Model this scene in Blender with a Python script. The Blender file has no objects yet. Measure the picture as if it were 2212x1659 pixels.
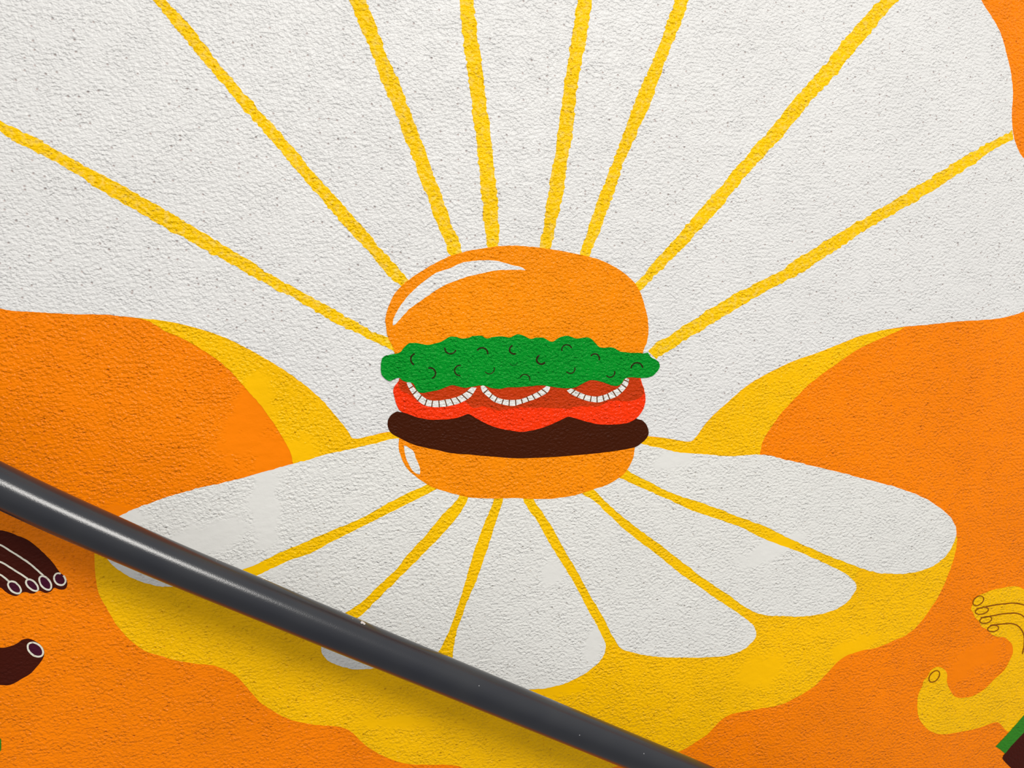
import bpy, math
from mathutils import Vector, Matrix
from mathutils.geometry import tessellate_polygon

S = bpy.context.scene
COL = S.collection
W, H, F = 2212.0, 1659.0, 1736.0          # photograph size and focal length in pixels

# ------------------------------------------------------------------ camera
CAM = Vector((0.0, -0.93, 1.45))
YAW, PITCH = math.radians(13.0), math.radians(-8.0)
FWD = Vector((math.sin(YAW) * math.cos(PITCH), math.cos(YAW) * math.cos(PITCH), math.sin(PITCH)))
RIGHT = FWD.cross(Vector((0, 0, 1))).normalized()
UP = RIGHT.cross(FWD).normalized()
cam_data = bpy.data.cameras.new('camera')
cam = bpy.data.objects.new('camera', cam_data)
COL.objects.link(cam)
cam.matrix_world = Matrix((( RIGHT.x, UP.x, -FWD.x, CAM.x), (RIGHT.y, UP.y, -FWD.y, CAM.y),
                           (RIGHT.z, UP.z, -FWD.z, CAM.z), (0, 0, 0, 1)))
cam_data.sensor_width = 36.0
cam_data.lens = 36.0 * F / W
cam_data.clip_start = 0.01
cam_data.dof.use_dof = True
cam_data.dof.focus_distance = 0.965
cam_data.dof.aperture_fstop = 9.0
S.camera = cam


def at(px, py, off=0.0):
    """point of the plane y = -off (off metres in front of the wall) seen at that pixel"""
    d = FWD + RIGHT * ((px - W / 2) / F) + UP * (-(py - H / 2) / F)
    t = (-off - CAM.y) / d.y
    return CAM + d * t


# ------------------------------------------------------------------ materials
def plaster_group():
    g = bpy.data.node_groups.new('plaster_height', 'ShaderNodeTree')
    g.interface.new_socket('Height', in_out='OUTPUT', socket_type='NodeSocketFloat')
    g.interface.new_socket('Pits', in_out='OUTPUT', socket_type='NodeSocketFloat')
    g.interface.new_socket('Soft', in_out='OUTPUT', socket_type='NodeSocketFloat')
    n, l = g.nodes, g.links
    out = n.new('NodeGroupOutput')
    geo = n.new('ShaderNodeNewGeometry')
    sp = n.new('ShaderNodeSeparateXYZ'); l.new(geo.outputs['Position'], sp.inputs[0])
    mp = n.new('ShaderNodeCombineXYZ'); l.new(sp.outputs[0], mp.inputs[0]); l.new(sp.outputs[2], mp.inputs[1])
    st = n.new('ShaderNodeVectorMath'); st.operation = 'MULTIPLY'; st.inputs[1].default_value = (0.90, 1.12, 1); l.new(mp.outputs[0], st.inputs[0])

    def math_(op, a, b=None, c=None, clamp=False):
        m = n.new('ShaderNodeMath'); m.operation = op; m.use_clamp = clamp
        for i, v in enumerate((a, b, c)):
            if v is None: continue
            if isinstance(v, (int, float)): m.inputs[i].default_value = v
            else: l.new(v, m.inputs[i])
        return m.outputs[0]

    def noise_(scale, detail, rough, dist=0.0):
        t = n.new('ShaderNodeTexNoise'); t.noise_dimensions = '2D'
        t.inputs['Scale'].default_value = scale
        t.inputs['Detail'].default_value = detail
        t.inputs['Roughness'].default_value = rough
        t.inputs['Distortion'].default_value = dist
        l.new(st.outputs[0], t.inputs['Vector'])
        return t.outputs[0]

    grain = noise_(270, 1.0, 0.5, 0.0)
    mid = noise_(70, 1.0, 0.5, 0.0)
    broad = noise_(48, 2.5, 0.6)
    fine = noise_(560, 1.0, 0.5)
    # small sharp pits
    vp = n.new('ShaderNodeTexVoronoi'); vp.voronoi_dimensions = '2D'; vp.feature = 'F1'
    vp.inputs['Scale'].default_value = 105
    l.new(mp.outputs[0], vp.inputs['Vector'])
    near = math_('SUBTRACT', 1.0, math_('MULTIPLY', vp.outputs['Distance'], 6.0), clamp=True)
    sep = n.new('ShaderNodeSeparateColor'); l.new(vp.outputs['Color'], sep.inputs[0])
    rare = math_('GREATER_THAN', sep.outputs[0], 0.85)
    pits = math_('MULTIPLY', near, rare)
    # trowelled smooth patches
    warp = n.new('ShaderNodeTexNoise'); warp.noise_dimensions = '2D'
    warp.inputs['Scale'].default_value = 30; warp.inputs['Detail'].default_value = 3; warp.inputs['Roughness'].default_value = 0.65
    l.new(mp.outputs[0], warp.inputs['Vector'])
    near_d = None
    for (px, py, rx, ry, rot) in SMOOTH_PATCHES:
        c = at(px, py)
        m_ = n.new('ShaderNodeMapping'); m_.vector_type = 'TEXTURE'
        m_.inputs['Location'].default_value = (c.x, c.z, 0); m_.inputs['Rotation'].default_value = (0, 0, -rot)
        m_.inputs['Scale'].default_value = (rx * 0.00056, ry * 0.00056, 1)
        l.new(mp.outputs[0], m_.inputs['Vector'])
        ln = n.new('ShaderNodeVectorMath'); ln.operation = 'LENGTH'; l.new(m_.outputs[0], ln.inputs[0])
        near_d = ln.outputs['Value'] if near_d is None else math_('MINIMUM', near_d, ln.outputs['Value'])
    d = math_('ADD', near_d, math_('MULTIPLY', math_('SUBTRACT', warp.outputs[0], 0.5), 2.2))
    soft = math_('MULTIPLY', math_('SUBTRACT', 1.25, d), 1.8, clamp=True)
    h = math_('ADD', math_('MULTIPLY', grain, 1.0), math_('MULTIPLY', fine, 0.20))
    h = math_('SUBTRACT', h, math_('MULTIPLY', pits, 0.45))
    h = math_('SUBTRACT', h, 0.62)
    h = math_('MULTIPLY', h, math_('ADD', 0.05, math_('MULTIPLY', broad, 1.75)))
    keep = math_('SUBTRACT', 1.0, math_('MULTIPLY', soft, 0.93))
    h = math_('MULTIPLY', h, keep)
    h = math_('ADD', h, math_('MULTIPLY', mid, 0.30))
    l.new(h, out.inputs['Height']); l.new(math_('MULTIPLY', pits, keep), out.inputs['Pits']); l.new(soft, out.inputs['Soft'])
    return g


SMOOTH_PATCHES = [   # centre x, centre y, half width, half height (photo pixels), turn
    (545, 900, 42, 95, 0.35), (590, 985, 75, 42, -0.25), (572, 1100, 34, 95, 0.0),
    (420, 1175, 130, 34, -0.30), (270, 1115, 40, 18, 0.3), (1448, 994, 52, 22, -0.1),
    (1660, 1190, 90, 26, -0.42), (1195, 1238, 24, 34, 0.2), (1285, 1385, 20, 40, 0.3),
    (1640, 1455, 70, 42, -0.2), (1850, 1395, 55, 26, -0.2), (2110, 1420, 110, 40, -0.3),
    (1190, 1490, 60, 16, 0.1), (560, 1228, 45, 16, 0.3), (850, 1560, 90, 14, 0.1),
]
PLASTER = plaster_group()


def paint(name, rgb, rough=0.5, spec=0.3, bump=1.0, dirt=(0.9, 0.75, 0.7), vary=0.05, thin=0.0):
    m = bpy.data.materials.new(name); m.use_nodes = True
    n, l = m.node_tree.nodes, m.node_tree.links
    b = n['Principled BSDF']
    b.inputs['Roughness'].default_value = rough
    b.inputs['Specular IOR Level'].default_value = spec
    g = n.new('ShaderNodeGroup'); g.node_tree = PLASTER
    bp = n.new('ShaderNodeBump'); bp.inputs['Strength'].default_value = 1.0
    bp.inputs['Distance'].default_value = 0.0023 * bump
    l.new(g.outputs['Height'], bp.inputs['Height']); l.new(bp.outputs[0], b.inputs['Normal'])
    geo = n.new('ShaderNodeNewGeometry')
    t = n.new('ShaderNodeTexNoise'); t.inputs['Scale'].default_value = 9; t.inputs['Detail'].default_value = 2
    l.new(geo.outputs['Position'], t.inputs['Vector'])
    hs = n.new('ShaderNodeHueSaturation')
    hs.inputs['Color'].default_value = (*rgb, 1)
    mr = n.new('ShaderNodeMapRange')
    mr.inputs['From Min'].default_value = 0.3; mr.inputs['From Max'].default_value = 0.7
    mr.inputs['To Min'].default_value = 1 - vary; mr.inputs['To Max'].default_value = 1 + vary
    l.new(t.outputs[0], mr.inputs['Value']); l.new(mr.outputs[0], hs.inputs['Value'])
    coat = hs.outputs[0]
    if thin > 0:                                   # thin paint: the white undercoat shows through on the grains
        tn = n.new('ShaderNodeTexNoise'); tn.inputs['Scale'].default_value = 170; tn.inputs['Detail'].default_value = 1.5
        l.new(geo.outputs['Position'], tn.inputs['Vector'])
        tr = n.new('ShaderNodeMapRange'); tr.inputs['From Min'].default_value = 0.50; tr.inputs['From Max'].default_value = 0.68
        tr.inputs['To Max'].default_value = thin; l.new(tn.outputs[0], tr.inputs['Value'])
        tm = n.new('ShaderNodeMix'); tm.data_type = 'RGBA'; tm.inputs[7].default_value = (0.95, 0.72, 0.22, 1)
        l.new(tr.outputs[0], tm.inputs[0]); l.new(coat, tm.inputs[6]); coat = tm.outputs[2]
    mx = n.new('ShaderNodeMix'); mx.data_type = 'RGBA'
    mx.inputs[7].default_value = (rgb[0] * dirt[0], rgb[1] * dirt[1], rgb[2] * dirt[2], 1)
    l.new(g.outputs['Pits'], mx.inputs[0]); l.new(coat, mx.inputs[6]); l.new(mx.outputs[2], b.inputs['Base Color'])
    return m


M = {
    'white':  paint('white_paint', (0.78, 0.775, 0.755), 0.30, 0.25, 0.85, dirt=(0.62, 0.50, 0.48), vary=0.02),
    'petal':  paint('petal_white_paint', (0.80, 0.795, 0.755), 0.28, 0.30, 0.85, dirt=(0.8, 0.75, 0.7), vary=0.02),
    'orange': paint('orange_paint', (1.0, 0.235, 0.0), 0.22, 0.11, 1.0),
    'bun':    paint('bun_orange_paint', (1.0, 0.275, 0.0), 0.22, 0.11, 1.0),
    'yellow': paint('amber_yellow_paint', (1.0, 0.535, 0.0), 0.22, 0.11, 1.0),
    'ray':    paint('ray_yellow_paint', (1.0, 0.585, 0.0), 0.22, 0.11, 1.0, thin=0.32),
    'spoke':  paint('spoke_yellow_paint', (1.0, 0.575, 0.0), 0.22, 0.11, 1.0),
    'green':  paint('lettuce_green_paint', (0.0, 0.29, 0.020), 0.28, 0.09, 1.1),
    'moss':   paint('moss_green_paint', (0.0, 0.13, 0.010), 0.40, 0.15, 0.9),
    'red':    paint('tomato_red_paint', (1.0, 0.038, 0.0), 0.24, 0.14, 1.0),
    'rust':   paint('rust_red_paint', (0.56, 0.042, 0.003), 0.38, 0.08, 1.0),
    'brown':  paint('brown_paint', (0.052, 0.0078, 0.0), 0.45, 0.10, 0.45),
    'dark':   paint('dark_brown_paint', (0.055, 0.006, 0.002), 0.5, 0.10, 0.5),
    'purple': paint('purple_paint', (0.060, 0.005, 0.022), 0.5, 0.10, 0.5),
    'ink':    paint('dark_green_ink', (0.022, 0.018, 0.002), 0.5, 0.10, 0.6),
    'tick':   paint('brown_line_paint', (0.14, 0.038, 0.004), 0.5, 0.15, 0.6),
    'line':   paint('pale_line_paint', (0.80, 0.77, 0.64), 0.5, 0.2, 0.5),
    'umber':  paint('umber_line_paint', (0.27, 0.080, 0.0), 0.5, 0.15, 0.5),
    'leaf':   paint('leaf_green_paint', (0.030, 0.22, 0.012), 0.45, 0.15, 0.6),
}

# ------------------------------------------------------------------ painted shapes on the wall
LIFT = 0.00012           # thickness of one coat of paint


def catmull(pts, closed, step=2.5):
    n = len(pts); out = []
    rng = range(n if closed else n - 1)
    for i in rng:
        p0 = pts[(i - 1) % n] if (closed or i > 0) else pts[0]
        p1 = pts[i]; p2 = pts[(i + 1) % n]
        p3 = pts[(i + 2) % n] if (closed or i + 2 < n) else pts[-1]
        d = math.hypot(p2[0] - p1[0], p2[1] - p1[1])
        k = max(1, int(d / step))
        # tangents limited by segment length so corners do not overshoot
        def tan(a, b, c):
            v = (c[0] - a[0], c[1] - a[1]); L = math.hypot(*v) or 1
            l1 = math.hypot(b[0] - a[0], b[1] - a[1]); l2 = math.hypot(c[0] - b[0], c[1] - b[1])
            u1 = ((b[0] - a[0]) / (l1 or 1), (b[1] - a[1]) / (l1 or 1)); u2 = ((c[0] - b[0]) / (l2 or 1), (c[1] - b[1]) / (l2 or 1))
            dot = u1[0] * u2[0] + u1[1] * u2[1]
            if dot < 0.45: return (0.0, 0.0)
            return (v[0] / L, v[1] / L)
        t1 = tan(p0, p1, p2) if p0 != p1 else (0, 0)
        t2 = tan(p1, p2, p3) if p3 != p2 else (0, 0)
        for j in range(k):
            t = j / k; t2_, t3_ = t * t, t * t * t
            h1 = 2 * t3_ - 3 * t2_ + 1; h2 = t3_ - 2 * t2_ + t; h3 = -2 * t3_ + 3 * t2_; h4 = t3_ - t2_
            if t1 == (0, 0) and t2 == (0, 0):
                out.append((p1[0] + (p2[0] - p1[0]) * t, p1[1] + (p2[1] - p1[1]) * t)); continue
            out.append((h1 * p1[0] + h2 * t1[0] * d + h3 * p2[0] + h4 * t2[0] * d,
                        h1 * p1[1] + h2 * t1[1] * d + h3 * p2[1] + h4 * t2[1] * d))
    if not closed: out.append(pts[-1])
    return out


def lattice(ix, iy, k):
    h = (ix * 374761393 + iy * 668265263 + k * 2147483647 + 1013904223) & 0xffffffff
    h = ((h ^ (h >> 13)) * 1274126177) & 0xffffffff
    h = ((h ^ (h >> 15)) * 2246822519) & 0xffffffff
    return ((h ^ (h >> 16)) & 0xffff) / 32767.5 - 1.0


def value_noise(x, y, k):
    """the same smooth noise on every run"""
    ix, iy = math.floor(x), math.floor(y); fx, fy = x - ix, y - iy
    fx = fx * fx * (3 - 2 * fx); fy = fy * fy * (3 - 2 * fy)
    a = lattice(ix, iy, k) * (1 - fx) + lattice(ix + 1, iy, k) * fx
    b = lattice(ix, iy + 1, k) * (1 - fx) + lattice(ix + 1, iy + 1, k) * fx
    return a * (1 - fy) + b * fy


def jit(p, amp):
    """brush edge: the rough plaster breaks the line"""
    if amp <= 0: return p
    u, v = p[0] / 6.5, p[1] / 6.5
    w, z = p[0] / 17.0, p[1] / 17.0
    return (p[0] + amp * (0.62 * value_noise(u, v, 1) + 0.38 * value_noise(w, z, 3)),
            p[1] + amp * (0.62 * value_noise(u, v, 2) + 0.38 * value_noise(w, z, 4)))


def link(name, verts, faces, mat, parent=None):
    me = bpy.data.meshes.new(name)
    me.from_pydata([tuple(v) for v in verts], [], faces)
    me.materials.append(mat); me.update()
    o = bpy.data.objects.new(name, me); COL.objects.link(o)
    if parent is not None:
        o.parent = parent
    return o


def fill(name, loops, layer, mat, parent=None, amp=0.9):
    """one coat of paint: closed outlines in photo pixels laid on the wall"""
    verts, faces = [], []
    for raw in loops:
        base = len(verts)
        for k in (1.0, 0.7, 0.45, 0.25, 0.0):          # calmer edge if the outline would cross itself
            loop = [jit(p, amp * k) for p in raw]
            pts = [at(x, y) for x, y in loop]
            flat = [Vector((p.x * 100, p.z * 100, 0)) for p in pts]
            want = abs(sum(flat[i - 1].x * flat[i].y - flat[i].x * flat[i - 1].y for i in range(len(flat)))) / 2
            tris, got = [], 0.0
            for a, b, c in tessellate_polygon([flat]):
                ab, ac = flat[b] - flat[a], flat[c] - flat[a]
                cr_ = ab.x * ac.y - ab.y * ac.x
                if cr_ < 0: b, c = c, b
                got += abs(cr_) / 2
                tris.append((base + a, base + b, base + c))
            if abs(got - want) < 0.004 * want: break
        else:
            print('UNEVEN FILL', name, round(want, 3), round(got, 3))
        for p in pts: verts.append(Vector((p.x, -LIFT * layer, p.z)))
        faces += tris
    origin = root_of(parent)
    off = origin if origin is not None else Vector((0, 0, 0))
    if parent is None:
        c = sum(verts, Vector()) / len(verts)
        off = Vector((c.x, 0, c.z))
    verts = [v - off for v in verts]
    o = link(name, verts, faces, M[mat], parent)
    if parent is None: o.location = off
    return o


ORIG = {}


def root_of(parent):
    if parent is None: return None
    o = parent
    while o.parent is not None: o = o.parent
    return Vector(o.location)


def thing(name, px, py, label, cat, group=None):
    o = bpy.data.objects.new(name, None); COL.objects.link(o)
    p = at(px, py); o.location = p; o.empty_display_size = 0.02
    tag(o, label, cat, group)
    return o


def tag(o, label, cat, group=None):
    o['label'] = label; o['category'] = cat
    if group: o['group'] = group


def blob(name, pts, layer, mat, parent=None, amp=0.9):
    return fill(name, [catmull(pts, True)], layer, mat, parent, amp)


def resample(curve, n):
    seg = [math.dist(curve[i], curve[i + 1]) for i in range(len(curve) - 1)]
    tot = sum(seg); out = []; i = 0; acc = 0.0
    for k in range(n):
        t = tot * k / (n - 1)
        while i < len(seg) - 1 and acc + seg[i] < t:
            acc += seg[i]; i += 1
        f = min(1.0, max(0.0, (t - acc) / (seg[i] or 1)))
        out.append((curve[i][0] + (curve[i + 1][0] - curve[i][0]) * f, curve[i][1] + (curve[i + 1][1] - curve[i][1]) * f))
    return out


def ribbon(name, A, B, layer, mat, parent, amp):
    """a strip between two edges"""
    n = max(8, int(max(sum(math.dist(E[i], E[i + 1]) for i in range(len(E) - 1)) for E in (A, B)) / 2.4))
    if len(A) == len(B) and len(A) < 60: n = len(A)
    else: A, B = resample(A, n), resample(B, n)
    off = root_of(parent)
    verts, faces = [], []
    for E in (A, B):
        for p in E:
            q = at(*jit(p, amp)); verts.append(Vector((q.x, -LIFT * layer, q.z)) - off)
    for i in range(n - 1):
        a, b, c, d = i, i + 1, n + i + 1, n + i
        e1, e2 = verts[c] - verts[a], verts[d] - verts[b]
        faces.append((a, b, c, d) if e1.x * e2.z - e1.z * e2.x > 0 else (d, c, b, a))
    return link(name, verts, faces, M[mat], parent)


def band(name, a, b, layer, mat, parent=None, amp=1.6, ext0=0, ext1=14):
    """a painted stripe between edge a and edge b, both listed from far end to near end"""
    def extend(e):
        e = list(e)
        if ext0:
            v = (e[0][0] - e[2][0], e[0][1] - e[2][1]); L = math.hypot(*v)
            e.insert(0, (e[0][0] + v[0] / L * ext0, e[0][1] + v[1] / L * ext0))
        if ext1:
            v = (e[-1][0] - e[-3][0], e[-1][1] - e[-3][1]); L = math.hypot(*v)
            e.append((e[-1][0] + v[0] / L * ext1, e[-1][1] + v[1] / L * ext1))
        return catmull(e, False)
    return ribbon(name, extend(a), extend(b), layer, mat, parent, amp)


def stroke(name, pts, w0, layer, mat, parent, amp=0.5, w1=None):
    """a brush line through pts; its width may taper"""
    w1 = w0 if w1 is None else w1
    c = catmull(pts, False, 2.0); n = len(c); L, R = [], []
    for i, p in enumerate(c):
        q0, q1 = c[max(0, i - 1)], c[min(n - 1, i + 1)]
        d = (q1[0] - q0[0], q1[1] - q0[1]); k = math.hypot(*d) or 1
        nx, ny = -d[1] / k, d[0] / k
        w = (w0 + (w1 - w0) * i / max(1, n - 1)) / 2
        L.append((p[0] + nx * w, p[1] + ny * w)); R.append((p[0] - nx * w, p[1] - ny * w))
    return ribbon(name, L, R, layer, mat, parent, amp)


def arc_points(p, q, r, n=9):
    """points of the circle through three points"""
    ax, ay = p; bx, by = q; cx, cy = r
    d = 2 * (ax * (by - cy) + bx * (cy - ay) + cx * (ay - by))
    ux = ((ax * ax + ay * ay) * (by - cy) + (bx * bx + by * by) * (cy - ay) + (cx * cx + cy * cy) * (ay - by)) / d
    uy = ((ax * ax + ay * ay) * (cx - bx) + (bx * bx + by * by) * (ax - cx) + (cx * cx + cy * cy) * (bx - ax)) / d
    R = math.hypot(ax - ux, ay - uy)
    a0, a1, a2 = (math.atan2(y - uy, x - ux) for x, y in (p, q, r))
    while a1 < a0: a1 += 2 * math.pi
    while a2 < a0: a2 += 2 * math.pi
    if a1 > a2: a2 -= 2 * math.pi
    return [(ux + R * math.cos(a0 + (a2 - a0) * i / (n - 1)), uy + R * math.sin(a0 + (a2 - a0) * i / (n - 1))) for i in range(n)]


def ellipse(cx, cy, a, b, deg, t0=0.0, t1=1.0, n=28):
    r = math.radians(deg); out = []
    for i in range(n + 1):
        t = 2 * math.pi * (t0 + (t1 - t0) * i / n)
        x, y = a * math.cos(t), b * math.sin(t)
        out.append((cx + x * math.cos(r) - y * math.sin(r), cy + x * math.sin(r) + y * math.cos(r)))
    return out


# the wall itself, painted orange
def build_wall():
    x0, x1, z0, z1, t = -2.6, 3.2, 0.0, 2.9, 0.12
    v = [(x0, 0, z0), (x1, 0, z0), (x1, 0, z1), (x0, 0, z1), (x0, t, z0), (x1, t, z0), (x1, t, z1), (x0, t, z1)]
    f = [(0, 1, 2, 3), (5, 4, 7, 6), (4, 0, 3, 7), (1, 5, 6, 2), (3, 2, 6, 7), (4, 5, 1, 0)]
    o = link('wall_back', v, f, M['orange'])
    o['kind'] = 'structure'
build_wall()

# ---- upper sunburst: white field and eight yellow rays
WHITE_RIGHT = [(2050, -190), (2095, -60), (2119, 0), (2143, 38), (2161, 71), (2173.5, 114), (2183.6, 157), (2188, 202.5), (2185.5, 253),
               (2191, 299), (2201, 326.6), (2214, 345), (2245, 375), (2300, 420), (2360, 490), (2370, 560), (2320, 620), (2260, 655),
               (2212, 672.4), (2196, 678.7), (2158, 687.6), (2120, 691.4), (2069.7, 694), (2006.4, 701.5), (1955.8, 705.3)]
CR_OUT = [(1955.8, 705.3), (1905, 714), (1854.5, 726.8), (1778.6, 757.2), (1704.6, 783.8), (1654, 809), (1618.5, 829.4),
          (1567.8, 872.4), (1529.9, 907.8), (1497, 950.9)]
CR_TOPLINE = [(1481.8, 953.4), (1441.3, 947), (1398, 942)]
CL_TOPLINE = [(845, 933), (802, 940.8), (764, 947)]
CL_OUT = [(764, 947), (751.4, 930.6), (718.5, 890), (685.6, 854.7), (655.2, 829.4), (617.2, 801.5), (566.6, 771), (516, 743.3),
          (469, 722.9), (430.4, 710), (379.7, 697.5), (329, 690), (278.5, 684.8)]
WHITE_LEFT = [(227.8, 679.7), (152, 678.5), (88.6, 674.7), (25.3, 671), (0, 665.8), (-60, 650), (-150, 615), (-230, 550), (-290, 430),
              (-330, 280), (-330, 100), (-290, -80), (-200, -260), (-40, -420), (250, -540), (700, -610), (1200, -610), (1650, -520), (1900, -370)]
sun = thing('painted_sunburst', 1106, 300, 'large white painted field with yellow rays fanning upward from the hamburger', 'mural')
blob('white_field', WHITE_RIGHT + CR_OUT[1:] + CR_TOPLINE + [(1120, 940)] + CL_TOPLINE + CL_OUT[1:] + WHITE_LEFT, 1, 'white', sun, 0.8)

RAYS = [
 ([(0,259.5),(48,285),(101,311),(152,340.5),(202.5,368),(268,402.5),(329,438),(380,467),(443,506),(490.6,534),(541,565),(604.6,605),(680.5,646),(731,673.7),(782,703),(840,730.6)],
  [(0,283.5),(33,307.6),(101,339),(152,369.6),(215,409),(253,433),(316.5,467),(374.7,501),(437,536),(503,573),(579,615.4),(655,656),(718.5,694),(776.7,721.8),(819.7,744.5),(855,760)]),
 ([(359.5,0),(395,38),(435.4,88.6),(471,134),(506,175),(545.6,221),(593.7,273.4),(639,326.6),(682,377),(718.5,418),(769,473.7),(819.7,532),(880.5,602.8)],
  [(330,0),(380,61),(430.4,121.5),(497,201),(545.6,258),(601,321.5),(642,370),(693,428),(743.8,489),(794.4,542),(845,600),(867.8,618)]),
 ([(788.6,0),(809,45.6),(834,116.5),(862,177),(887.3,243),(910,304),(932,365),(961.5,443),(979,496.5),(988,508.7),(994,526),(997.5,545)],
  [(754.4,0),(776,50.6),(804,116.5),(826.6,179.7),(854.4,243),(874.7,298.7),(899,362),(931,448),(951.4,501.5),(962,524.6),(973,552)]),
 ([(992.4,0),(996.2,50.6),(1006.3,126.6),(1016.5,202.5),(1029,304),(1039,405),(1048.8,505.8),(1051.7,529)],
  [(1021.5,0),(1029,50.6),(1039,126.6),(1046.8,190),(1054.4,253),(1063.3,316.5),(1069.6,380),(1073.4,420),(1077.8,500),(1077,529)]),
 ([(1248,0),(1240.5,50.6),(1229,114),(1217.7,190),(1207.6,266),(1197.5,334),(1183.5,417.7),(1171.4,500),(1165,534.7)],
  [(1279.7,0),(1271,63),(1258,126.6),(1245.6,202.5),(1238,273.4),(1228,341.8),(1215,420),(1198,500),(1190,536)]),
 ([(1458,0),(1435.4,66),(1405,142),(1379.7,200),(1354.4,268),(1331.6,330),(1313.4,375),(1290.6,434),(1265.3,510),(1255,545.6)],
  [(1488.6,0),(1468.4,55.7),(1443,114),(1422.8,172),(1405,222.8),(1377,283.5),(1350,345),(1341,370),(1318.5,436.7),(1290.6,510),(1273,553)]),
 ([(1901.4,0),(1867,38),(1829,78.5),(1791,126.6),(1753,172),(1715,215),(1677,260.8),(1648,295),(1607,343),(1543.8,416.5),(1493,474.7),(1455,517.7),(1417,560.8),(1373,614)],
  [(1938,0),(1910,33),(1874.8,76),(1834.3,124),(1796.3,172),(1761,210),(1723,255.7),(1685,300),(1655,331),(1604.6,388.6),(1543.8,462),(1493,515),(1455,555.7),(1417,593.7),(1383,629)]),
 ([(2187.5,280),(2145.7,304),(2095,331.6),(2031.7,371),(1968.5,409),(1905,448),(1842,486),(1778.6,524),(1715,563),(1683,586),(1594.4,631.6),(1531,669.6),(1486.8,697.7),(1454,720.5),(1416,743.3),(1400.8,758.5)],
  [(2190,298.7),(2145.7,324),(2095,359.5),(2031.7,401),(1968.5,440.8),(1905,476),(1854.5,506.6),(1791,549.6),(1724,594),(1645,634),(1569,679.7),(1517,712),(1466.6,743.3),(1418.5,775)]),
]
for i, (a, b) in enumerate(RAYS):
    far = (300, 340, 360, 380, 380, 350, 300, 0)[i]
    band('ray', a, b, 2, 'ray', sun, 3.6, ext0=far, ext1=0 if i in (0, 7) else 14)

# ---- two yellow crescents at the sides of the hamburger
CL_IN = [(273.4, 684.6), (316.5, 692), (354.4, 713.7), (405, 736.5), (455.7, 768), (495, 799), (528.6, 837), (559.5, 871), (586.8, 907.8),
         (612, 948.4), (627.3, 978.7), (633.7, 1003)]
cl = blob('painted_crescent', [(870, 929)] + CL_TOPLINE + CL_OUT[1:] + CL_IN[1:] + [(667.8, 994.7), (705.8, 983.3), (764, 970.6), (807, 960.5), (862, 954), (885, 950)],
          3, 'yellow', None, 1.2)
tag(cl, 'yellow painted crescent curving left from the hamburger patty to the orange wall', 'mural shape')
CR_IN = [(1955.8, 706.6), (1917.8, 725), (1867, 747), (1829.2, 770), (1803, 788.5), (1755.2, 824.3), (1719.7, 857.2), (1691.9, 887.6), (1664, 925.6),
         (1646.3, 956), (1641.3, 984)]
cr = blob('painted_crescent', CR_IN + [(1580.5, 987), (1529.9, 983), (1466.6, 978), (1416, 968), (1382, 961), (1365, 955), (1375, 936)] + CR_TOPLINE[::-1] + CR_OUT[::-1][:-1],
          3, 'yellow', None, 1.2)
tag(cr, 'yellow painted crescent curving right from the hamburger patty to the orange wall', 'mural shape')

# ---- lower fan: yellow backing and seven white petals
fan = thing('painted_petal_fan', 1106, 1250, 'yellow painted splash with white petals spread below the hamburger, crossed by the handrail', 'mural')
BACKING = [(207, 1178), (204, 1200), (205, 1228), (210, 1268), (217.7, 1291), (238, 1326.6), (255.7, 1354.4), (286, 1387), (318, 1408), (352, 1418),
           (379.7, 1426), (425, 1434), (463, 1438), (506, 1457), (541, 1493), (566.6, 1520), (617, 1550.4), (668, 1564), (731, 1569.4), (756.5, 1579.5),
           (781.8, 1603.6), (819.7, 1629), (870.4, 1648), (921, 1651.7), (979, 1653), (1000, 1659), (1050, 1692), (1120, 1716), (1200, 1712), (1262, 1688), (1310, 1662),
           (1380, 1645), (1430, 1634), (1467, 1623.8), (1502.5, 1603.6), (1527.8, 1586), (1553, 1560), (1578.5, 1543.5), (1629, 1532.7), (1679.7, 1523.8), (1717.7, 1507.4),
           (1755.7, 1484.6), (1784, 1457), (1819, 1422), (1858, 1406), (1892, 1399.6), (1928, 1385), (1957, 1372), (1984.6, 1349), (2006.3, 1320),
           (2026.5, 1289.6), (2041, 1258), (2057, 1216.5), (2066, 1181), (2067, 1160), (2040, 1120), (1950, 1080), (1800, 1040), (1700, 1010), (1600, 1000),
           (1400, 985), (1120, 970), (860, 985), (700, 1010), (500, 1060), (350, 1095), (250, 1135)]
blob('yellow_backing', BACKING, 1, 'yellow', fan, 1.0)
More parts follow.
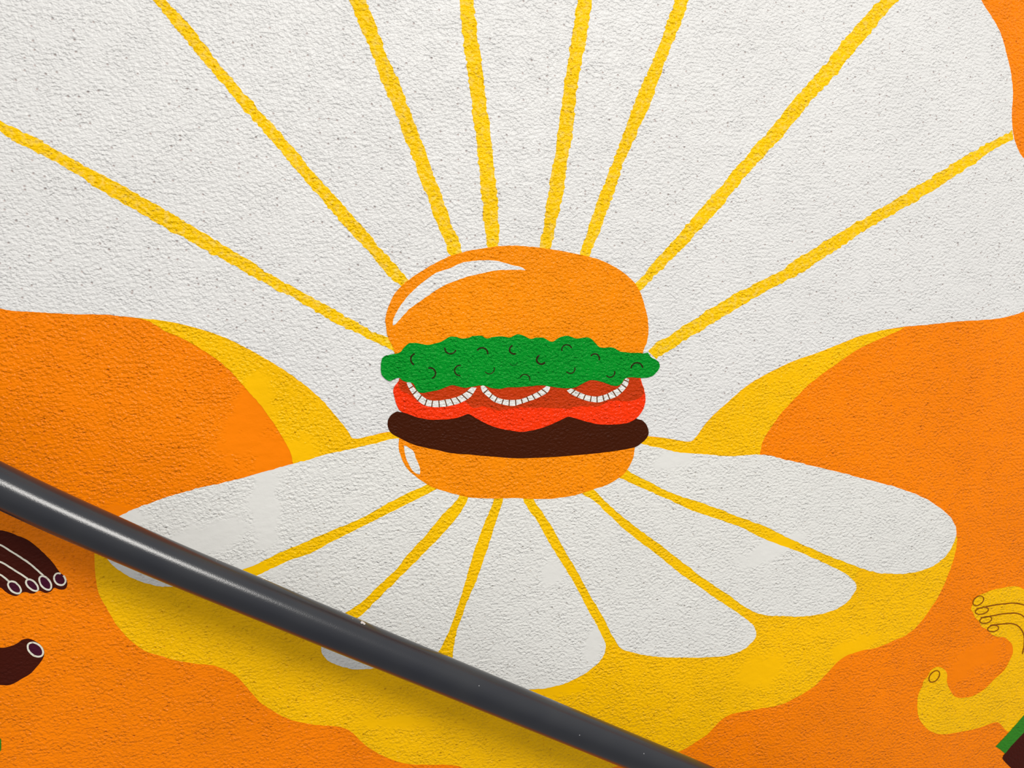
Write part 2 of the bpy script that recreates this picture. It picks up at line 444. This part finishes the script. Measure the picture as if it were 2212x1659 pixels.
PETALS = [
 [(870,951),(807,958.5),(764,968.6),(706,981),(668,992.7),(633.7,1001),(602,1010),(560,1022),(528.6,1031),(481,1042.5),(440,1051.5),(417.7,1057),(362,1073.4),(304,1093.7),(253,1117.7),
  (228,1140),(221,1170),(226,1192),(231.6,1205),(243,1220),(266,1238),(304,1255.7),(341.8,1266),(379.7,1266),(425,1262),(470,1250),(521.8,1231.6),(556,1217.7),
  (606.6,1192.4),(657,1172),(695,1154.4),(733,1139),(783.8,1117.7),(834.4,1088.6),(885,1063.3),(918,1048),(935,1038)],
 [(950,1052),(940,1058),(895,1081),(854.7,1101),(804,1126.6),(758.5,1149),(707.8,1174.7),(672.4,1193.7),(619,1212.7),(556,1243),(520,1262),(505,1278),(530,1296),(590,1318),
  (650,1336),(700,1338),(743.3,1324),(783.8,1298.7),(816.7,1265.8),(854.7,1230.4),(885,1192.4),(920.5,1154.4),(961,1106),(986.3,1081),(992,1068)],
 [(1012,1070),(1009,1082),(986.3,1119),(948,1162),(910.4,1200),(872.4,1238),(844.6,1265.8),(809,1301),(773.7,1334),(735,1352),(706,1370),(694,1392),(695.7,1411),(708,1426),
  (731,1437.7),(764,1445),(794.4,1444.6),(819.7,1441.5),(870,1431),(915,1420),(943.3,1410),(961,1382),(976,1346.8),(997,1283.5),(1014,1225),(1023.3,1192.4),
  (1043.5,1136.7),(1066,1081),(1068,1068)],
 [(1088,1068),(1086.6,1081),(1069,1134),(1048.6,1197.5),(1031,1248),(1010.6,1296),(993,1344),(982.8,1379.7),(977.7,1420),(982,1445),(1010,1470),(1070,1487),
  (1135,1489.6),(1180.5,1486),(1218.5,1477),(1256.5,1459),(1286.8,1436.5),(1302,1418.7),(1308.4,1401),(1304.6,1383),(1289.4,1350.4),(1269,1315),(1241,1261),
  (1213,1215),(1187.8,1174.7),(1162.5,1129),(1134.7,1088.6),(1127,1068)],
 [(1149,1068),(1152.4,1078.5),(1187.8,1131.6),(1213,1177),(1238.5,1220),(1263.8,1265.8),(1286.6,1306),(1309.4,1346.8),(1330,1387),(1342.5,1401),(1373,1411),
  (1424,1418.7),(1489.9,1420),(1540.5,1419),(1578.5,1413.7),(1608.9,1401),(1629,1380.8),(1633,1365.6),(1624,1348),(1591,1322.5),(1553,1297),(1517,1272),
  (1466.3,1235.4),(1415.7,1195),(1352.4,1146.8),(1309.4,1106),(1279,1078.5),(1262.5,1071),(1250,1062)],
 [(1275,1050),(1285,1060.8),(1327,1101),(1365,1131.6),(1402,1159.5),(1438,1185.6),(1476,1216),(1516,1246.3),(1564.6,1279),(1615,1314.7),(1645.6,1327),(1691,1331),
  (1741.8,1331),(1787.3,1322),(1825.3,1304.6),(1845.6,1279),(1849.4,1264),(1838,1248.9),(1817.7,1233.7),(1779.7,1216),(1729,1193),(1653,1165),(1602.5,1140),
  (1552,1122),(1501,1104.6),(1452,1083),(1400,1059),(1339.7,1033),(1325,1026)],
 [(1350,1010),(1362.5,1020),(1401,1040.5),(1452,1066),(1516,1086),(1590,1114.7),(1653,1137.5),(1703.8,1162.8),(1767,1190.6),(1830.4,1216),(1881,1233.7),
  (1919,1238.7),(1957,1238.5),(2006.4,1226.6),(2039.3,1203.8),(2057,1178.5),(2066,1148),(2057,1122.8),(2031.7,1097.5),(1993.8,1074.7),(1943,1054.4),
  (1879.8,1038),(1829,1024),(1766,1008.9),(1702.6,993.7),(1652,982.5),(1628,982),(1580.5,985),(1530,981.3),(1466.6,976.2),(1416,966),(1385.6,958.5),(1365,950)],
]
FAN_RAYS = [((935,1042),(780,1125),(620,1205),(490,1262)), ((1003,1068),(900,1205),(830,1272),(750,1335)), ((1079,1068),(1035,1200),(995,1315),(955,1412)),
            ((1137,1066),(1200,1172),(1258,1280),(1322,1392)), ((1268,1052),(1390,1165),(1495,1248),(1610,1322)), ((1343,1012),(1500,1092),(1660,1155),(1850,1240))]
for p in FAN_RAYS:
    stroke('ray', list(p), 30, 2, 'spoke', fan, 1.0, w1=42)
for p in PETALS:
    blob('petal', p, 4, 'petal', fan, 1.5)

# ---- the hamburger
bg = thing('painted_hamburger', 1120, 800, 'painted hamburger with orange bun, green lettuce, tomato and dark patty at the centre', 'hamburger')
bun = blob('top_bun', [(850,775),(852,759),(838,727.5),(833,700),(832,690),(839,663.5),(849,640),(862,623),(881,605.6),(904,590),(930,574),(959,559),(972,553),
  (1017,541),(1046,536),(1075,532),(1120,531),(1163,534.7),(1207,541),(1250,550),(1294,561),(1328,577),(1357,597),(1377.5,621.5),(1387.6,644.7),(1395,671),
  (1400,700),(1400,722),(1396,742),(1389,758),(1385,780),(1120,790)], 5, 'bun', bg)
blob('highlight', [(848.5,702.5),(850.6,688),(858,672),(868,656),(884,636),(904,617),(930,597),(944.7,588),(970.7,579.6),(1002.5,566.5),(1038.7,562.5),
  (1072,563.7),(1103.8,571.6),(1127,578),(1135,584),(1118,583),(1075,584),(1038.7,591),(1002.5,600),(962,615.7),(937.4,630),(908.5,650.5),(887,665),
  (873.8,678),(863.7,689.5),(853.5,701)], 6, 'white', bun, 0.9)
bb = blob('bottom_bun', [(861.5,945),(861.5,969.7),(868,991.4),(878,1010.2),(892.6,1024.7),(910,1037.7),(923,1046.4),(938.9,1054.3),(967.8,1063),
  (995.3,1070.2),(1024.2,1075.3),(1067.6,1076.5),(1120,1076),(1163.4,1078.2),(1206.8,1075.3),(1243,1069.5),(1282,1056.5),(1312.4,1046.4),(1337,1031.9),
  (1351.5,1018.9),(1363,1000),(1368.8,984.2),(1371.7,962),(1300,945),(1120,950),(900,940)], 5, 'bun', bg)
blob('highlight', [(872.3,962.5),(875,981),(881,1000),(889.7,1014.5),(898.4,1022.5),(907,1024.7),(907.8,1016),(905.6,1007.3),(898.4,990),(892.6,974),
  (882.5,966.8),(876.7,962.5)], 6, 'petal', bb, 0.7)
blob('patty', [(837.6,909),(842,900),(849,893),(857.9,888.7),(866.5,890),(1000,870),(1360,880),(1374.6,903.9),(1386,907.5),(1396.3,917.6),(1400.6,933.5),
  (1397.8,943.7),(1389,953.8),(1371.7,965.4),(1337,972.6),(1293.6,978.4),(1250,982.7),(1192.3,987),(1120,989.7),(1074.9,987),(1017,982),(973.6,978.4),
  (944.7,971.9),(901.3,962.5),(875.2,952.3),(859.3,943.7),(844.8,935),(838.3,922)], 6, 'brown', bg, 0.5)
tom = blob('tomato', [(863.7,820),(850,840),(852,859),(857.9,876.5),(863.7,886.6),(881,893.9),(901,901),(927.3,906),(952,906),(980.8,904),(999.6,898.2),
  (1011.2,893.9),(1021.3,899),(1046,912.7),(1069,922.8),(1096.6,928.6),(1120,932.2),(1137.4,931.5),(1163.4,925.7),(1189.4,917),(1214,905.4),(1227,899.6),
  (1244.4,904),(1267.6,910.5),(1293.6,916.3),(1322.5,917),(1351.5,914),(1368.8,906.9),(1381.8,895.3),(1390.5,879.4),(1394,863.5),(1392,844.7),(1386,827.3),
  (1380,808),(1360,796),(1120,790),(885,805)], 7, 'red', bg, 0.6)
blob('rust_band', [(868,815),(860,828),(868,845),(880,850),(890,856),(905,868),(935,876),(975,873),(1001,863),(1012,873),(1023,881),(1046,878),(1075,886),(1100,884),
  (1120,881),(1163,880),(1192,882),(1221,882),(1250,878),(1294,876),(1322,865),(1351,867),(1378,862),(1391,847),(1384,827),(1376,806),(1000,800)],
  8, 'rust', tom, 1.8)
RINGS = [
 ([(878,826.6),(882.5,837.4),(894,854.8),(905.6,867.8),(917.2,875),(933,878.7),(952,878.7),(973.6,875.8),(995.3,869.3),(1017,856.2),(1029.3,837.4)],
  [(886,825),(888.2,828.8),(898.4,841.8),(910,853.3),(921.5,862),(937.4,865.6),(959,863.5),(985.2,857.7),(1002.5,849),(1018.4,836)],
  [.07,.15,.24,.335,.415,.50,.585,.665,.745,.83,.915]),
 ([(1038,834.5),(1041.6,846),(1054.6,857.7),(1064.7,866.4),(1074.9,870.7),(1096.6,875.8),(1111,876.5),(1120,873.6),(1141.7,866.4),(1167.7,856.2),(1183.7,846),(1188,836)],
  [(1043,832),(1047.4,834.5),(1059,847.6),(1072,857),(1089.3,862.8),(1112.5,863.5),(1128.7,860.6),(1149,851.9),(1163.4,844.7),(1180.8,833)],
  [.09,.18,.26,.35,.435,.52,.60,.68,.76,.84,.915]),
 ([(1224,843.2),(1230,849),(1244.4,857),(1258.9,862.8),(1273.3,867),(1295,868.5),(1313.9,862.8),(1329.8,857),(1344,846),(1355.8,831.6),(1358,818.6)],
  [(1232.8,838.9),(1238.6,841),(1250.2,846.8),(1264.7,852.6),(1286.4,856.2),(1305.2,852.6),(1321,845.4),(1335.6,836.7),(1345.7,824.4),(1351.5,816.5)],
  [.07,.16,.25,.345,.435,.53,.61,.70,.79,.88,.96]),
]


def along(curve, f):
    seg = [math.dist(curve[i], curve[i + 1]) for i in range(len(curve) - 1)]
    t = f * sum(seg)
    for i, s in enumerate(seg):
        if t <= s:
            k = t / s
            return (curve[i][0] + (curve[i + 1][0] - curve[i][0]) * k, curve[i][1] + (curve[i + 1][1] - curve[i][1]) * k)
        t -= s
    return curve[-1]


for (o_, i_, fr) in RINGS:
    co, ci = catmull(o_, False), catmull(i_, False)
    ring = fill('onion_ring', [co + ci[::-1]], 9, 'petal', bg, 0.5)
    for f in fr:
        p, q = along(co, f), along(ci, f)
        d = (q[0] - p[0], q[1] - p[1])
        stroke('stripe', [(p[0] - d[0] * .03, p[1] - d[1] * .03), (p[0] + d[0] * .5, p[1] + d[1] * .5), (p[0] + d[0] * 1.03, p[1] + d[1] * 1.03)], 2.3, 10, 'tick', ring, 0.4)
let = blob('lettuce', [(823,787),(827,772),(842,766),(863.7,760.8),(875,747.7),(885,741),(895.5,740.5),(910,742.7),(923,745),(939,742),(953,737.6),(970.7,727.5),
  (983.7,727.5),(994,731),(1009.8,729.7),(1021,726),(1040,725.3),(1051.7,731),(1064.7,727.5),(1086,726.8),(1101,729),(1118,721.7),(1131.6,725.3),(1146,731.8),
  (1157.6,729),(1175,730.4),(1191,738.3),(1206.8,729.7),(1221,725.3),(1234,727.5),(1244.4,731),(1259,729),(1273,729.7),(1285,740.5),(1296.5,750.6),(1316.7,750),
  (1328,752.8),(1338,758.6),(1357,761.5),(1377.5,762.2),(1389,763),(1399,760.8),(1405,771),(1418,778),(1424.5,788),(1421,800),(1409,811.4),(1395,815.7),
  (1377.5,815.7),(1357,815),(1348.6,818.6),(1342.8,827),(1332.7,833),(1316.7,831),(1299.4,824.4),(1282,820.8),(1270.5,822),(1257.4,828.8),(1243,836),
  (1224,838.9),(1206.8,837.4),(1186.5,834.5),(1167.7,831.6),(1146,833.8),(1120,836),(1096.6,836.7),(1079,839.6),(1060,837.4),(1043,832.4),(1017,835.3),
  (1002.5,837.4),(988,833.8),(973.6,832.4),(957.7,838.2),(941.8,843.2),(923,846.8),(907,847.6),(899.8,841.8),(892.6,828.8),(878,825),(868,820.8),(862,815.7),
  (852,818.6),(842,823),(831.8,817.2),(823.9,807)], 11, 'green', bg, 0.7)
let_extra = ((1101,784.5),(1108.5,789.5),(1117,782),2.2)
CURLS = [((895.5,763.7),(886.8,775),(894,787.5),3.2),((960.6,750.6),(970.7,763.7),(984.5,755.7),3.0),((1030.7,757),(1044.5,751.5),(1053,765),3.2),
 ((1106.7,746.3),(1100.5,757.9),(1113.2,763.7),3.4),((925,794.8),(940.3,805.6),(933,817),3.2),((994.6,789.7),(981.6,799.8),(993.9,810.7),2.8),
 ((1047.4,802.7),(1058.5,807.3),(1067,794),2.0),((1122.9,815.7),(1134.5,808.5),(1143.9,821.5),2.2),((1164.8,767.3),(1160.5,782),(1176.4,782.2),3.8),
 ((1213.3,757.9),(1221.3,744.5),(1233.6,752),2.6),((1275.5,768.7),(1287.4,764.6),(1293.6,778),3.0),((1222.7,802.7),(1232.5,806.5),(1240.8,793.3),2.4),
 ((1309.5,810.7),(1320,814),(1326.9,801.3),2.6),((1362.3,795.5),(1376,783.2),(1387.6,794),3.0)]
for a, b, c, w in CURLS:
    stroke('curl_mark', arc_points(a, b, c), w, 12, 'ink', let, 0.5)

stroke('curl_mark', arc_points(*let_extra[:3]), let_extra[3], 12, 'moss', let, 0.5)

# ---- dark hand at the left edge
lh = thing('painted_hand', 40, 1300, 'dark brown painted hand with pale outlined nails at the left edge under the handrail', 'hand', None)
blob('palm', [(0,1145.4),(18,1149),(36,1156),(58.8,1166),(76.9,1178.8),(95,1195),(111.2,1211.4),(123,1227.6),(130.5,1238),(138.4,1245),(145,1256),
  (145,1266),(139,1273),(127,1272.5),(117,1270),(110,1277),(98.6,1280.5),(84,1276),(72,1282.5),(52,1279),(34,1287.5),(15,1280),(0,1269),
  (-60,1275),(-95,1315),(-92,1360),(-60,1390),(0,1398.8),(18,1397),(27,1394.3),(38,1388.9),(48.8,1381.6),(63.3,1379.8),(76.9,1385.3),(88.6,1394.3),(95,1404.2),
  (95,1416),(90.4,1426.9),(79.6,1440.4),(66.9,1454),(49.7,1464.8),(22.6,1479.3),(0,1479.3),(-90,1470),(-190,1430),(-300,1400),(-420,1390),(-420,1210),(-300,1190),(-160,1150),(-70,1138)],
  1, 'dark', lh, 0.6)
for (x, y, a, b, d, t0, t1) in [(129.3,1251,14.0,11.0,50,0.735,1.655),(98,1259,17.0,10.0,52,0,1),(69.6,1263.8,16.0,8.5,42,0,1),(31.6,1268.8,16.5,9.5,42,0,1),(76.7,1402.9,19.0,12.5,38,0,1)]:
    if t1 - t0 > 0.99:
        nail = fill('fingernail', [ellipse(x, y, a + 0.5, b + 0.5, d)[:-1]], 2, 'purple', lh, 0.3)
    else:
        nail = fill('fingernail', [ellipse(x, y, a + 0.5, b + 0.5, d)[:-1]], 2, 'purple', lh, 0.3)
    stroke('nail_outline', ellipse(x, y, a, b, d, t0, t1), 3.9, 3, 'line', nail, 0.6)
for pts in [[(-60,1160),(0,1176.8),(21.7,1189.7),(43.4,1203.2),(62.4,1215.9),(79.6,1230.4),(94,1244)], [(-60,1196),(0,1213),(22.6,1225.8),(40.7,1237.6),(60,1250)],
            [(-50,1224),(0,1241.2),(15.4,1252),(24,1259)]]:
    stroke('finger_line', pts, 3.8, 2, 'line', lh, 0.6)

# ---- yellow hand at the right edge
rh = thing('painted_hand', 2150, 1430, 'yellow painted hand with thin brown finger lines at the lower right edge', 'hand', None)
blob('palm', [(2212,1273),(2195.8,1266.5),(2166.9,1269.4),(2145,1274),(2130.7,1279.5),(2116,1285),(2104,1294),(2100.3,1307),(2097.4,1315.7),(2102,1324),(2104.7,1331.6),
  (2114.8,1342),(2120,1353.3),(2132,1360),(2140.8,1369.2),(2152.4,1375),(2171.2,1377.9),(2185.7,1392.3),(2187.5,1409.7),(2180.5,1427),(2168,1448.4),(2147,1468),
  (2126.4,1488.4),(2101.8,1502.9),(2080,1507.2),(2062.7,1504.4),(2052.6,1491.3),(2045.3,1474),(2045.3,1453.7),(2036.7,1443.6),(2023.6,1440.7),(2010,1449),(2003,1463),(1996.2,1468.2),
  (1991.8,1482.7),(1983,1501.5),(1981.7,1529),(1986,1553.5),(2007.7,1578),(2036.7,1586),(2072.8,1581),(2109,1573.8),(2145.2,1561.5),(2156.7,1560.8),(2175.5,1579.6),
  (2215,1590),(2290,1540),(2360,1450),(2370,1360),(2300,1300)], 1, 'yellow', rh, 0.7)
for (x, y, a, b, d) in [(2112.9,1297.6,13,8.6,-38),(2120.6,1319.3,14.5,7,-14),(2129,1338.8,13,7,-14),(2145,1357.5,12,6.5,-10),(2017.9,1461,14.5,8.8,-50)]:
    nail = fill('fingernail', [ellipse(x, y, a, b, d)[:-1]], 2, 'yellow', rh, 0.2)
    stroke('nail_outline', ellipse(x, y, a, b, d), 2.5, 3, 'umber', nail, 0.4)
for pts in [[(2109,1315),(2133.6,1309.9),(2159.6,1305.5),(2188.6,1302.7),(2212,1307),(2260,1330)], [(2118,1334.5),(2138,1331.2),(2162.5,1326.5),(2188.6,1324.4),(2203,1326.5),(2212,1333),(2240,1365)],
            [(2138,1351),(2159.6,1348.2),(2184.2,1346.8),(2197.2,1351),(2207.4,1362),(2212,1375),(2211.5,1398),(2208,1412.6)]]:
    stroke('finger_line', pts, 2.9, 2, 'umber', rh, 0.5)

# ---- what the yellow hand holds, and the green dab at the left border
hd = thing('painted_bundle', 2190, 1630, 'dark brown painted shape with a green edge in the bottom right corner', 'mural shape')
blob('brown_body', [(2172.7,1624),(2165.4,1637.5),(2171.2,1646),(2181.3,1656.3),(2200,1675),(2250,1690),(2310,1640),(2345,1560),(2345,1440),(2312,1440),(2212,1560)], 2, 'dark', hd, 0.6)
blob('green_band', [(2150.2,1612.1),(2181.3,1579.6),(2212,1543.4),(2330,1405),(2350,1425),(2212,1581),(2192.9,1601.3),(2170.5,1627.3)], 3, 'leaf', hd, 0.7)
gd = blob('painted_green_dab', [(-90,1560),(-30,1580),(0,1594),(3,1608),(0,1624),(-30,1645),(-90,1655),(-120,1610)], 1, 'leaf', None, 0.5)
tag(gd, 'small green painted sliver on the left border near the bottom corner', 'mural shape')

# ------------------------------------------------------------------ handrail
RAIL_OFF, RAIL_R = 0.080, 0.0205


def rail_material():
    m = bpy.data.materials.new('grey_powder_coat'); m.use_nodes = True
    n, l = m.node_tree.nodes, m.node_tree.links
    b = n['Principled BSDF']
    b.inputs['Roughness'].default_value = 0.22
    b.inputs['Specular IOR Level'].default_value = 0.55
    geo = n.new('ShaderNodeNewGeometry')
    t = n.new('ShaderNodeTexNoise'); t.inputs['Scale'].default_value = 900; t.inputs['Detail'].default_value = 2
    l.new(geo.outputs['Position'], t.inputs['Vector'])
    bp = n.new('ShaderNodeBump'); bp.inputs['Strength'].default_value = 1; bp.inputs['Distance'].default_value = 0.00008
    l.new(t.outputs[0], bp.inputs['Height']); l.new(bp.outputs[0], b.inputs['Normal'])
    v = n.new('ShaderNodeTexVoronoi'); v.inputs['Scale'].default_value = 110
    l.new(geo.outputs['Position'], v.inputs['Vector'])
    sp = n.new('ShaderNodeSeparateColor'); l.new(v.outputs['Color'], sp.inputs[0])
    r = n.new('ShaderNodeMath'); r.operation = 'GREATER_THAN'; r.inputs[1].default_value = 0.90; l.new(sp.outputs[0], r.inputs[0])
    d = n.new('ShaderNodeMath'); d.operation = 'LESS_THAN'; d.inputs[1].default_value = 0.075; l.new(v.outputs['Distance'], d.inputs[0])
    k = n.new('ShaderNodeMath'); k.operation = 'MULTIPLY'; l.new(r.outputs[0], k.inputs[0]); l.new(d.outputs[0], k.inputs[1])
    t2 = n.new('ShaderNodeTexNoise'); t2.inputs['Scale'].default_value = 14
    l.new(geo.outputs['Position'], t2.inputs['Vector'])
    cr = n.new('ShaderNodeValToRGB')
    cr.color_ramp.elements[0].position = 0.35; cr.color_ramp.elements[0].color = (0.017, 0.019, 0.026, 1)
    cr.color_ramp.elements[1].position = 0.65; cr.color_ramp.elements[1].color = (0.024, 0.026, 0.031, 1)
    l.new(t2.outputs[0], cr.inputs[0])
    mx = n.new('ShaderNodeMix'); mx.data_type = 'RGBA'; mx.inputs[7].default_value = (0.35, 0.35, 0.36, 1)
    l.new(k.outputs[0], mx.inputs[0]); l.new(cr.outputs[0], mx.inputs[6]); l.new(mx.outputs[2], b.inputs['Base Color'])
    return m


CENTRE = [(-620, 735), (-400, 850), (-200, 952), (0, 1049), (110, 1101), (230, 1154.5), (380, 1220), (560, 1294), (760, 1377), (1000, 1475), (1200, 1557), (1357, 1621), (1700, 1762), (2100, 1928)]


def build_rail():
    pts = [at(x, y, RAIL_OFF) for x, y in CENTRE]
    # smooth path
    path = []
    for i in range(len(pts) - 1):
        p0 = pts[max(0, i - 1)]; p1 = pts[i]; p2 = pts[i + 1]; p3 = pts[min(len(pts) - 1, i + 2)]
        for j in range(8):
            t = j / 8
            path.append(0.5 * ((2 * p1) + (p2 - p0) * t + (2 * p0 - 5 * p1 + 4 * p2 - p3) * t * t + (3 * p1 - p0 - 3 * p2 + p3) * t ** 3))
    path.append(pts[-1])
    for _ in range(10):
        path = [path[0]] + [(path[i - 1] + path[i] * 2 + path[i + 1]) / 4 for i in range(1, len(path) - 1)] + [path[-1]]
    N = 64; c0 = path[0].copy(); verts, faces = [], []
    def ring(c, d, r):
        side = Vector((0, 1, 0)); up = side.cross(d).normalized(); side = d.cross(up).normalized()
        s = len(verts)
        for k in range(N):
            a = 2 * math.pi * k / N
            verts.append(c + (up * math.sin(a) + side * math.cos(a)) * r - c0)
        return s
    rows = []
    d0 = (path[1] - path[0]).normalized(); d1 = (path[-1] - path[-2]).normalized()
    for f in range(6):                                   # rounded end
        a = math.pi / 2 * f / 6
        rows.append(ring(path[0] - d0 * RAIL_R * 0.5 * math.cos(a), d0, max(1e-4, RAIL_R * math.sin(a))))
    for i, p in enumerate(path):
        d = (path[min(len(path) - 1, i + 1)] - path[max(0, i - 1)]).normalized()
        rows.append(ring(p, d, RAIL_R))
    for f in range(5, -1, -1):
        a = math.pi / 2 * f / 6
        rows.append(ring(path[-1] + d1 * RAIL_R * 0.5 * math.cos(a), d1, max(1e-4, RAIL_R * math.sin(a))))
    for a, b in zip(rows[:-1], rows[1:]):
        for k in range(N):
            faces.append((a + k, a + (k + 1) % N, b + (k + 1) % N, b + k))
    faces.append(tuple(range(rows[0], rows[0] + N))); faces.append(tuple(range(rows[-1] + N - 1, rows[-1] - 1, -1)))
    root = bpy.data.objects.new('handrail', None); COL.objects.link(root); root.location = c0
    tag(root, 'round dark grey metal handrail running diagonally down in front of the painted wall', 'handrail')
    mat = rail_material()
    tube = link('rail', verts, faces, mat, root)
    for p in tube.data.polygons: p.use_smooth = True
    # wall brackets, set where the rail leaves the picture
    for px in (-330, 1880):
        c = min(path, key=lambda q: abs(q.x - at(px, 830, RAIL_OFF).x))
        bv, bf = [], []
        arm = [c - Vector((0, 0, RAIL_R * 0.8)), c - Vector((0, 0, 0.045)), c + Vector((0, 0.03, -0.06)), Vector((c.x, -0.004, c.z - 0.062))]
        n2 = 16
        for i, q in enumerate(arm):
            d = (arm[min(3, i + 1)] - arm[max(0, i - 1)]).normalized()
            s_ = Vector((1, 0, 0)); u_ = s_.cross(d).normalized()
            for k in range(n2):
                a = 2 * math.pi * k / n2
                bv.append(q + (s_ * math.cos(a) + u_ * math.sin(a)) * 0.006 - c0)
        for i in range(3):
            for k in range(n2): bf.append((i * n2 + k, i * n2 + (k + 1) % n2, (i + 1) * n2 + (k + 1) % n2, (i + 1) * n2 + k))
        b0 = len(bv)
        for yy, rr in ((-0.006, 0.024), (-0.006, 0.028), (-0.0005, 0.030)):
            for k in range(32):
                a = 2 * math.pi * k / 32
                bv.append(Vector((c.x + rr * math.cos(a), yy, c.z - 0.062 + rr * math.sin(a))) - c0)
        bf.append(tuple(range(b0, b0 + 32)))
        for i in range(2):
            for k in range(32): bf.append((b0 + i * 32 + k, b0 + i * 32 + (k + 1) % 32, b0 + (i + 1) * 32 + (k + 1) % 32, b0 + (i + 1) * 32 + k))
        br = link('bracket', bv, bf, mat, root)
        for p in br.data.polygons: p.use_smooth = True
    # white paint chip on the rail's upper edge
    q = at(782, 1345.5, RAIL_OFF)
    i = min(range(len(path)), key=lambda i_: (path[i_] - q).length)
    d = (path[i + 1] - path[i - 1]).normalized(); up = Vector((0, 1, 0)).cross(d).normalized()
    if up.z < 0: up = -up
    fwd = d.cross(up).normalized()
    if fwd.y > 0: fwd = -fwd
    base = path[i] + d * (q - path[i]).dot(d)
    # the point of the tube seen at the rail's upper edge
    view = (CAM - base).normalized(); view = (view - d * view.dot(d)).normalized()
    edge = (up - view * up.dot(view)).normalized()
    cv, cf = [Vector()], []
    nn = 14
    ang0 = math.radians(9)
    def on(a, s, r):
        return base + d * s + (edge * math.cos(a) + view * math.sin(a)) * r - c0
    cv[0] = on(ang0 + 0.30, 0, RAIL_R + 0.0009)
    for k in range(nn):
        a = 2 * math.pi * k / nn
        rr = 1.0 + 0.9 * 0.6 * value_noise(math.cos(a) * 3, math.sin(a) * 3, 5)
        cv.append(on(ang0 + 0.30 + 0.20 * rr * math.sin(a), 0.0024 * rr * math.cos(a), RAIL_R + 0.0002))
    for k in range(nn): cf.append((0, 1 + k, 1 + (k + 1) % nn))
    chip = link('paint_chip', cv, cf, CHIP, root)
    chip['label'] = 'white paint chip'


def plain(name, rgb, rough):
    m = bpy.data.materials.new(name); m.use_nodes = True
    b = m.node_tree.nodes['Principled BSDF']; b.inputs['Base Color'].default_value = (*rgb, 1); b.inputs['Roughness'].default_value = rough
    t = m.node_tree.nodes.new('ShaderNodeTexNoise'); t.inputs['Scale'].default_value = 400
    bp = m.node_tree.nodes.new('ShaderNodeBump'); bp.inputs['Distance'].default_value = 0.0002
    m.node_tree.links.new(t.outputs[0], bp.inputs['Height']); m.node_tree.links.new(bp.outputs[0], b.inputs['Normal'])
    return m


CHIP = plain('chip_white', (0.75, 0.70, 0.68), 0.6)
build_rail()

# ------------------------------------------------------------------ light
def area(name, loc, target, size, power, color, shape='DISK'):
    d = bpy.data.lights.new(name, 'AREA'); d.shape = shape; d.size = size; d.energy = power; d.color = color
    o = bpy.data.objects.new(name, d); COL.objects.link(o)
    o.location = loc
    o.rotation_euler = (Vector(target) - Vector(loc)).to_track_quat('-Z', 'Y').to_euler()
    return o


area('ceiling_lamp', (0.66, -2.70, 3.20), (0.2, 0, 1.3), 1.15, 67.0, (1.0, 0.965, 0.915))
w = bpy.data.worlds.new('room_light'); S.world = w; w.use_nodes = True
n, l = w.node_tree.nodes, w.node_tree.links
bgn = n['Background']
tc = n.new('ShaderNodeTexCoord'); sx = n.new('ShaderNodeSeparateXYZ'); l.new(tc.outputs['Generated'], sx.inputs[0])
mr = n.new('ShaderNodeMapRange'); mr.inputs['From Min'].default_value = -1; mr.inputs['From Max'].default_value = 1
l.new(sx.outputs[2], mr.inputs['Value'])
rp = n.new('ShaderNodeValToRGB')
rp.color_ramp.elements[0].position = 0.25; rp.color_ramp.elements[0].color = (0.34, 0.33, 0.33, 1)
rp.color_ramp.elements[1].position = 0.85; rp.color_ramp.elements[1].color = (0.88, 0.88, 0.88, 1)
l.new(mr.outputs[0], rp.inputs[0]); l.new(rp.outputs[0], bgn.inputs['Color'])
bgn.inputs['Strength'].default_value = 0.91

vs = S.view_settings
vs.view_transform = 'Standard'; vs.look = 'None'; vs.gamma = 1.0; vs.exposure = 0.0
vs.use_curve_mapping = False
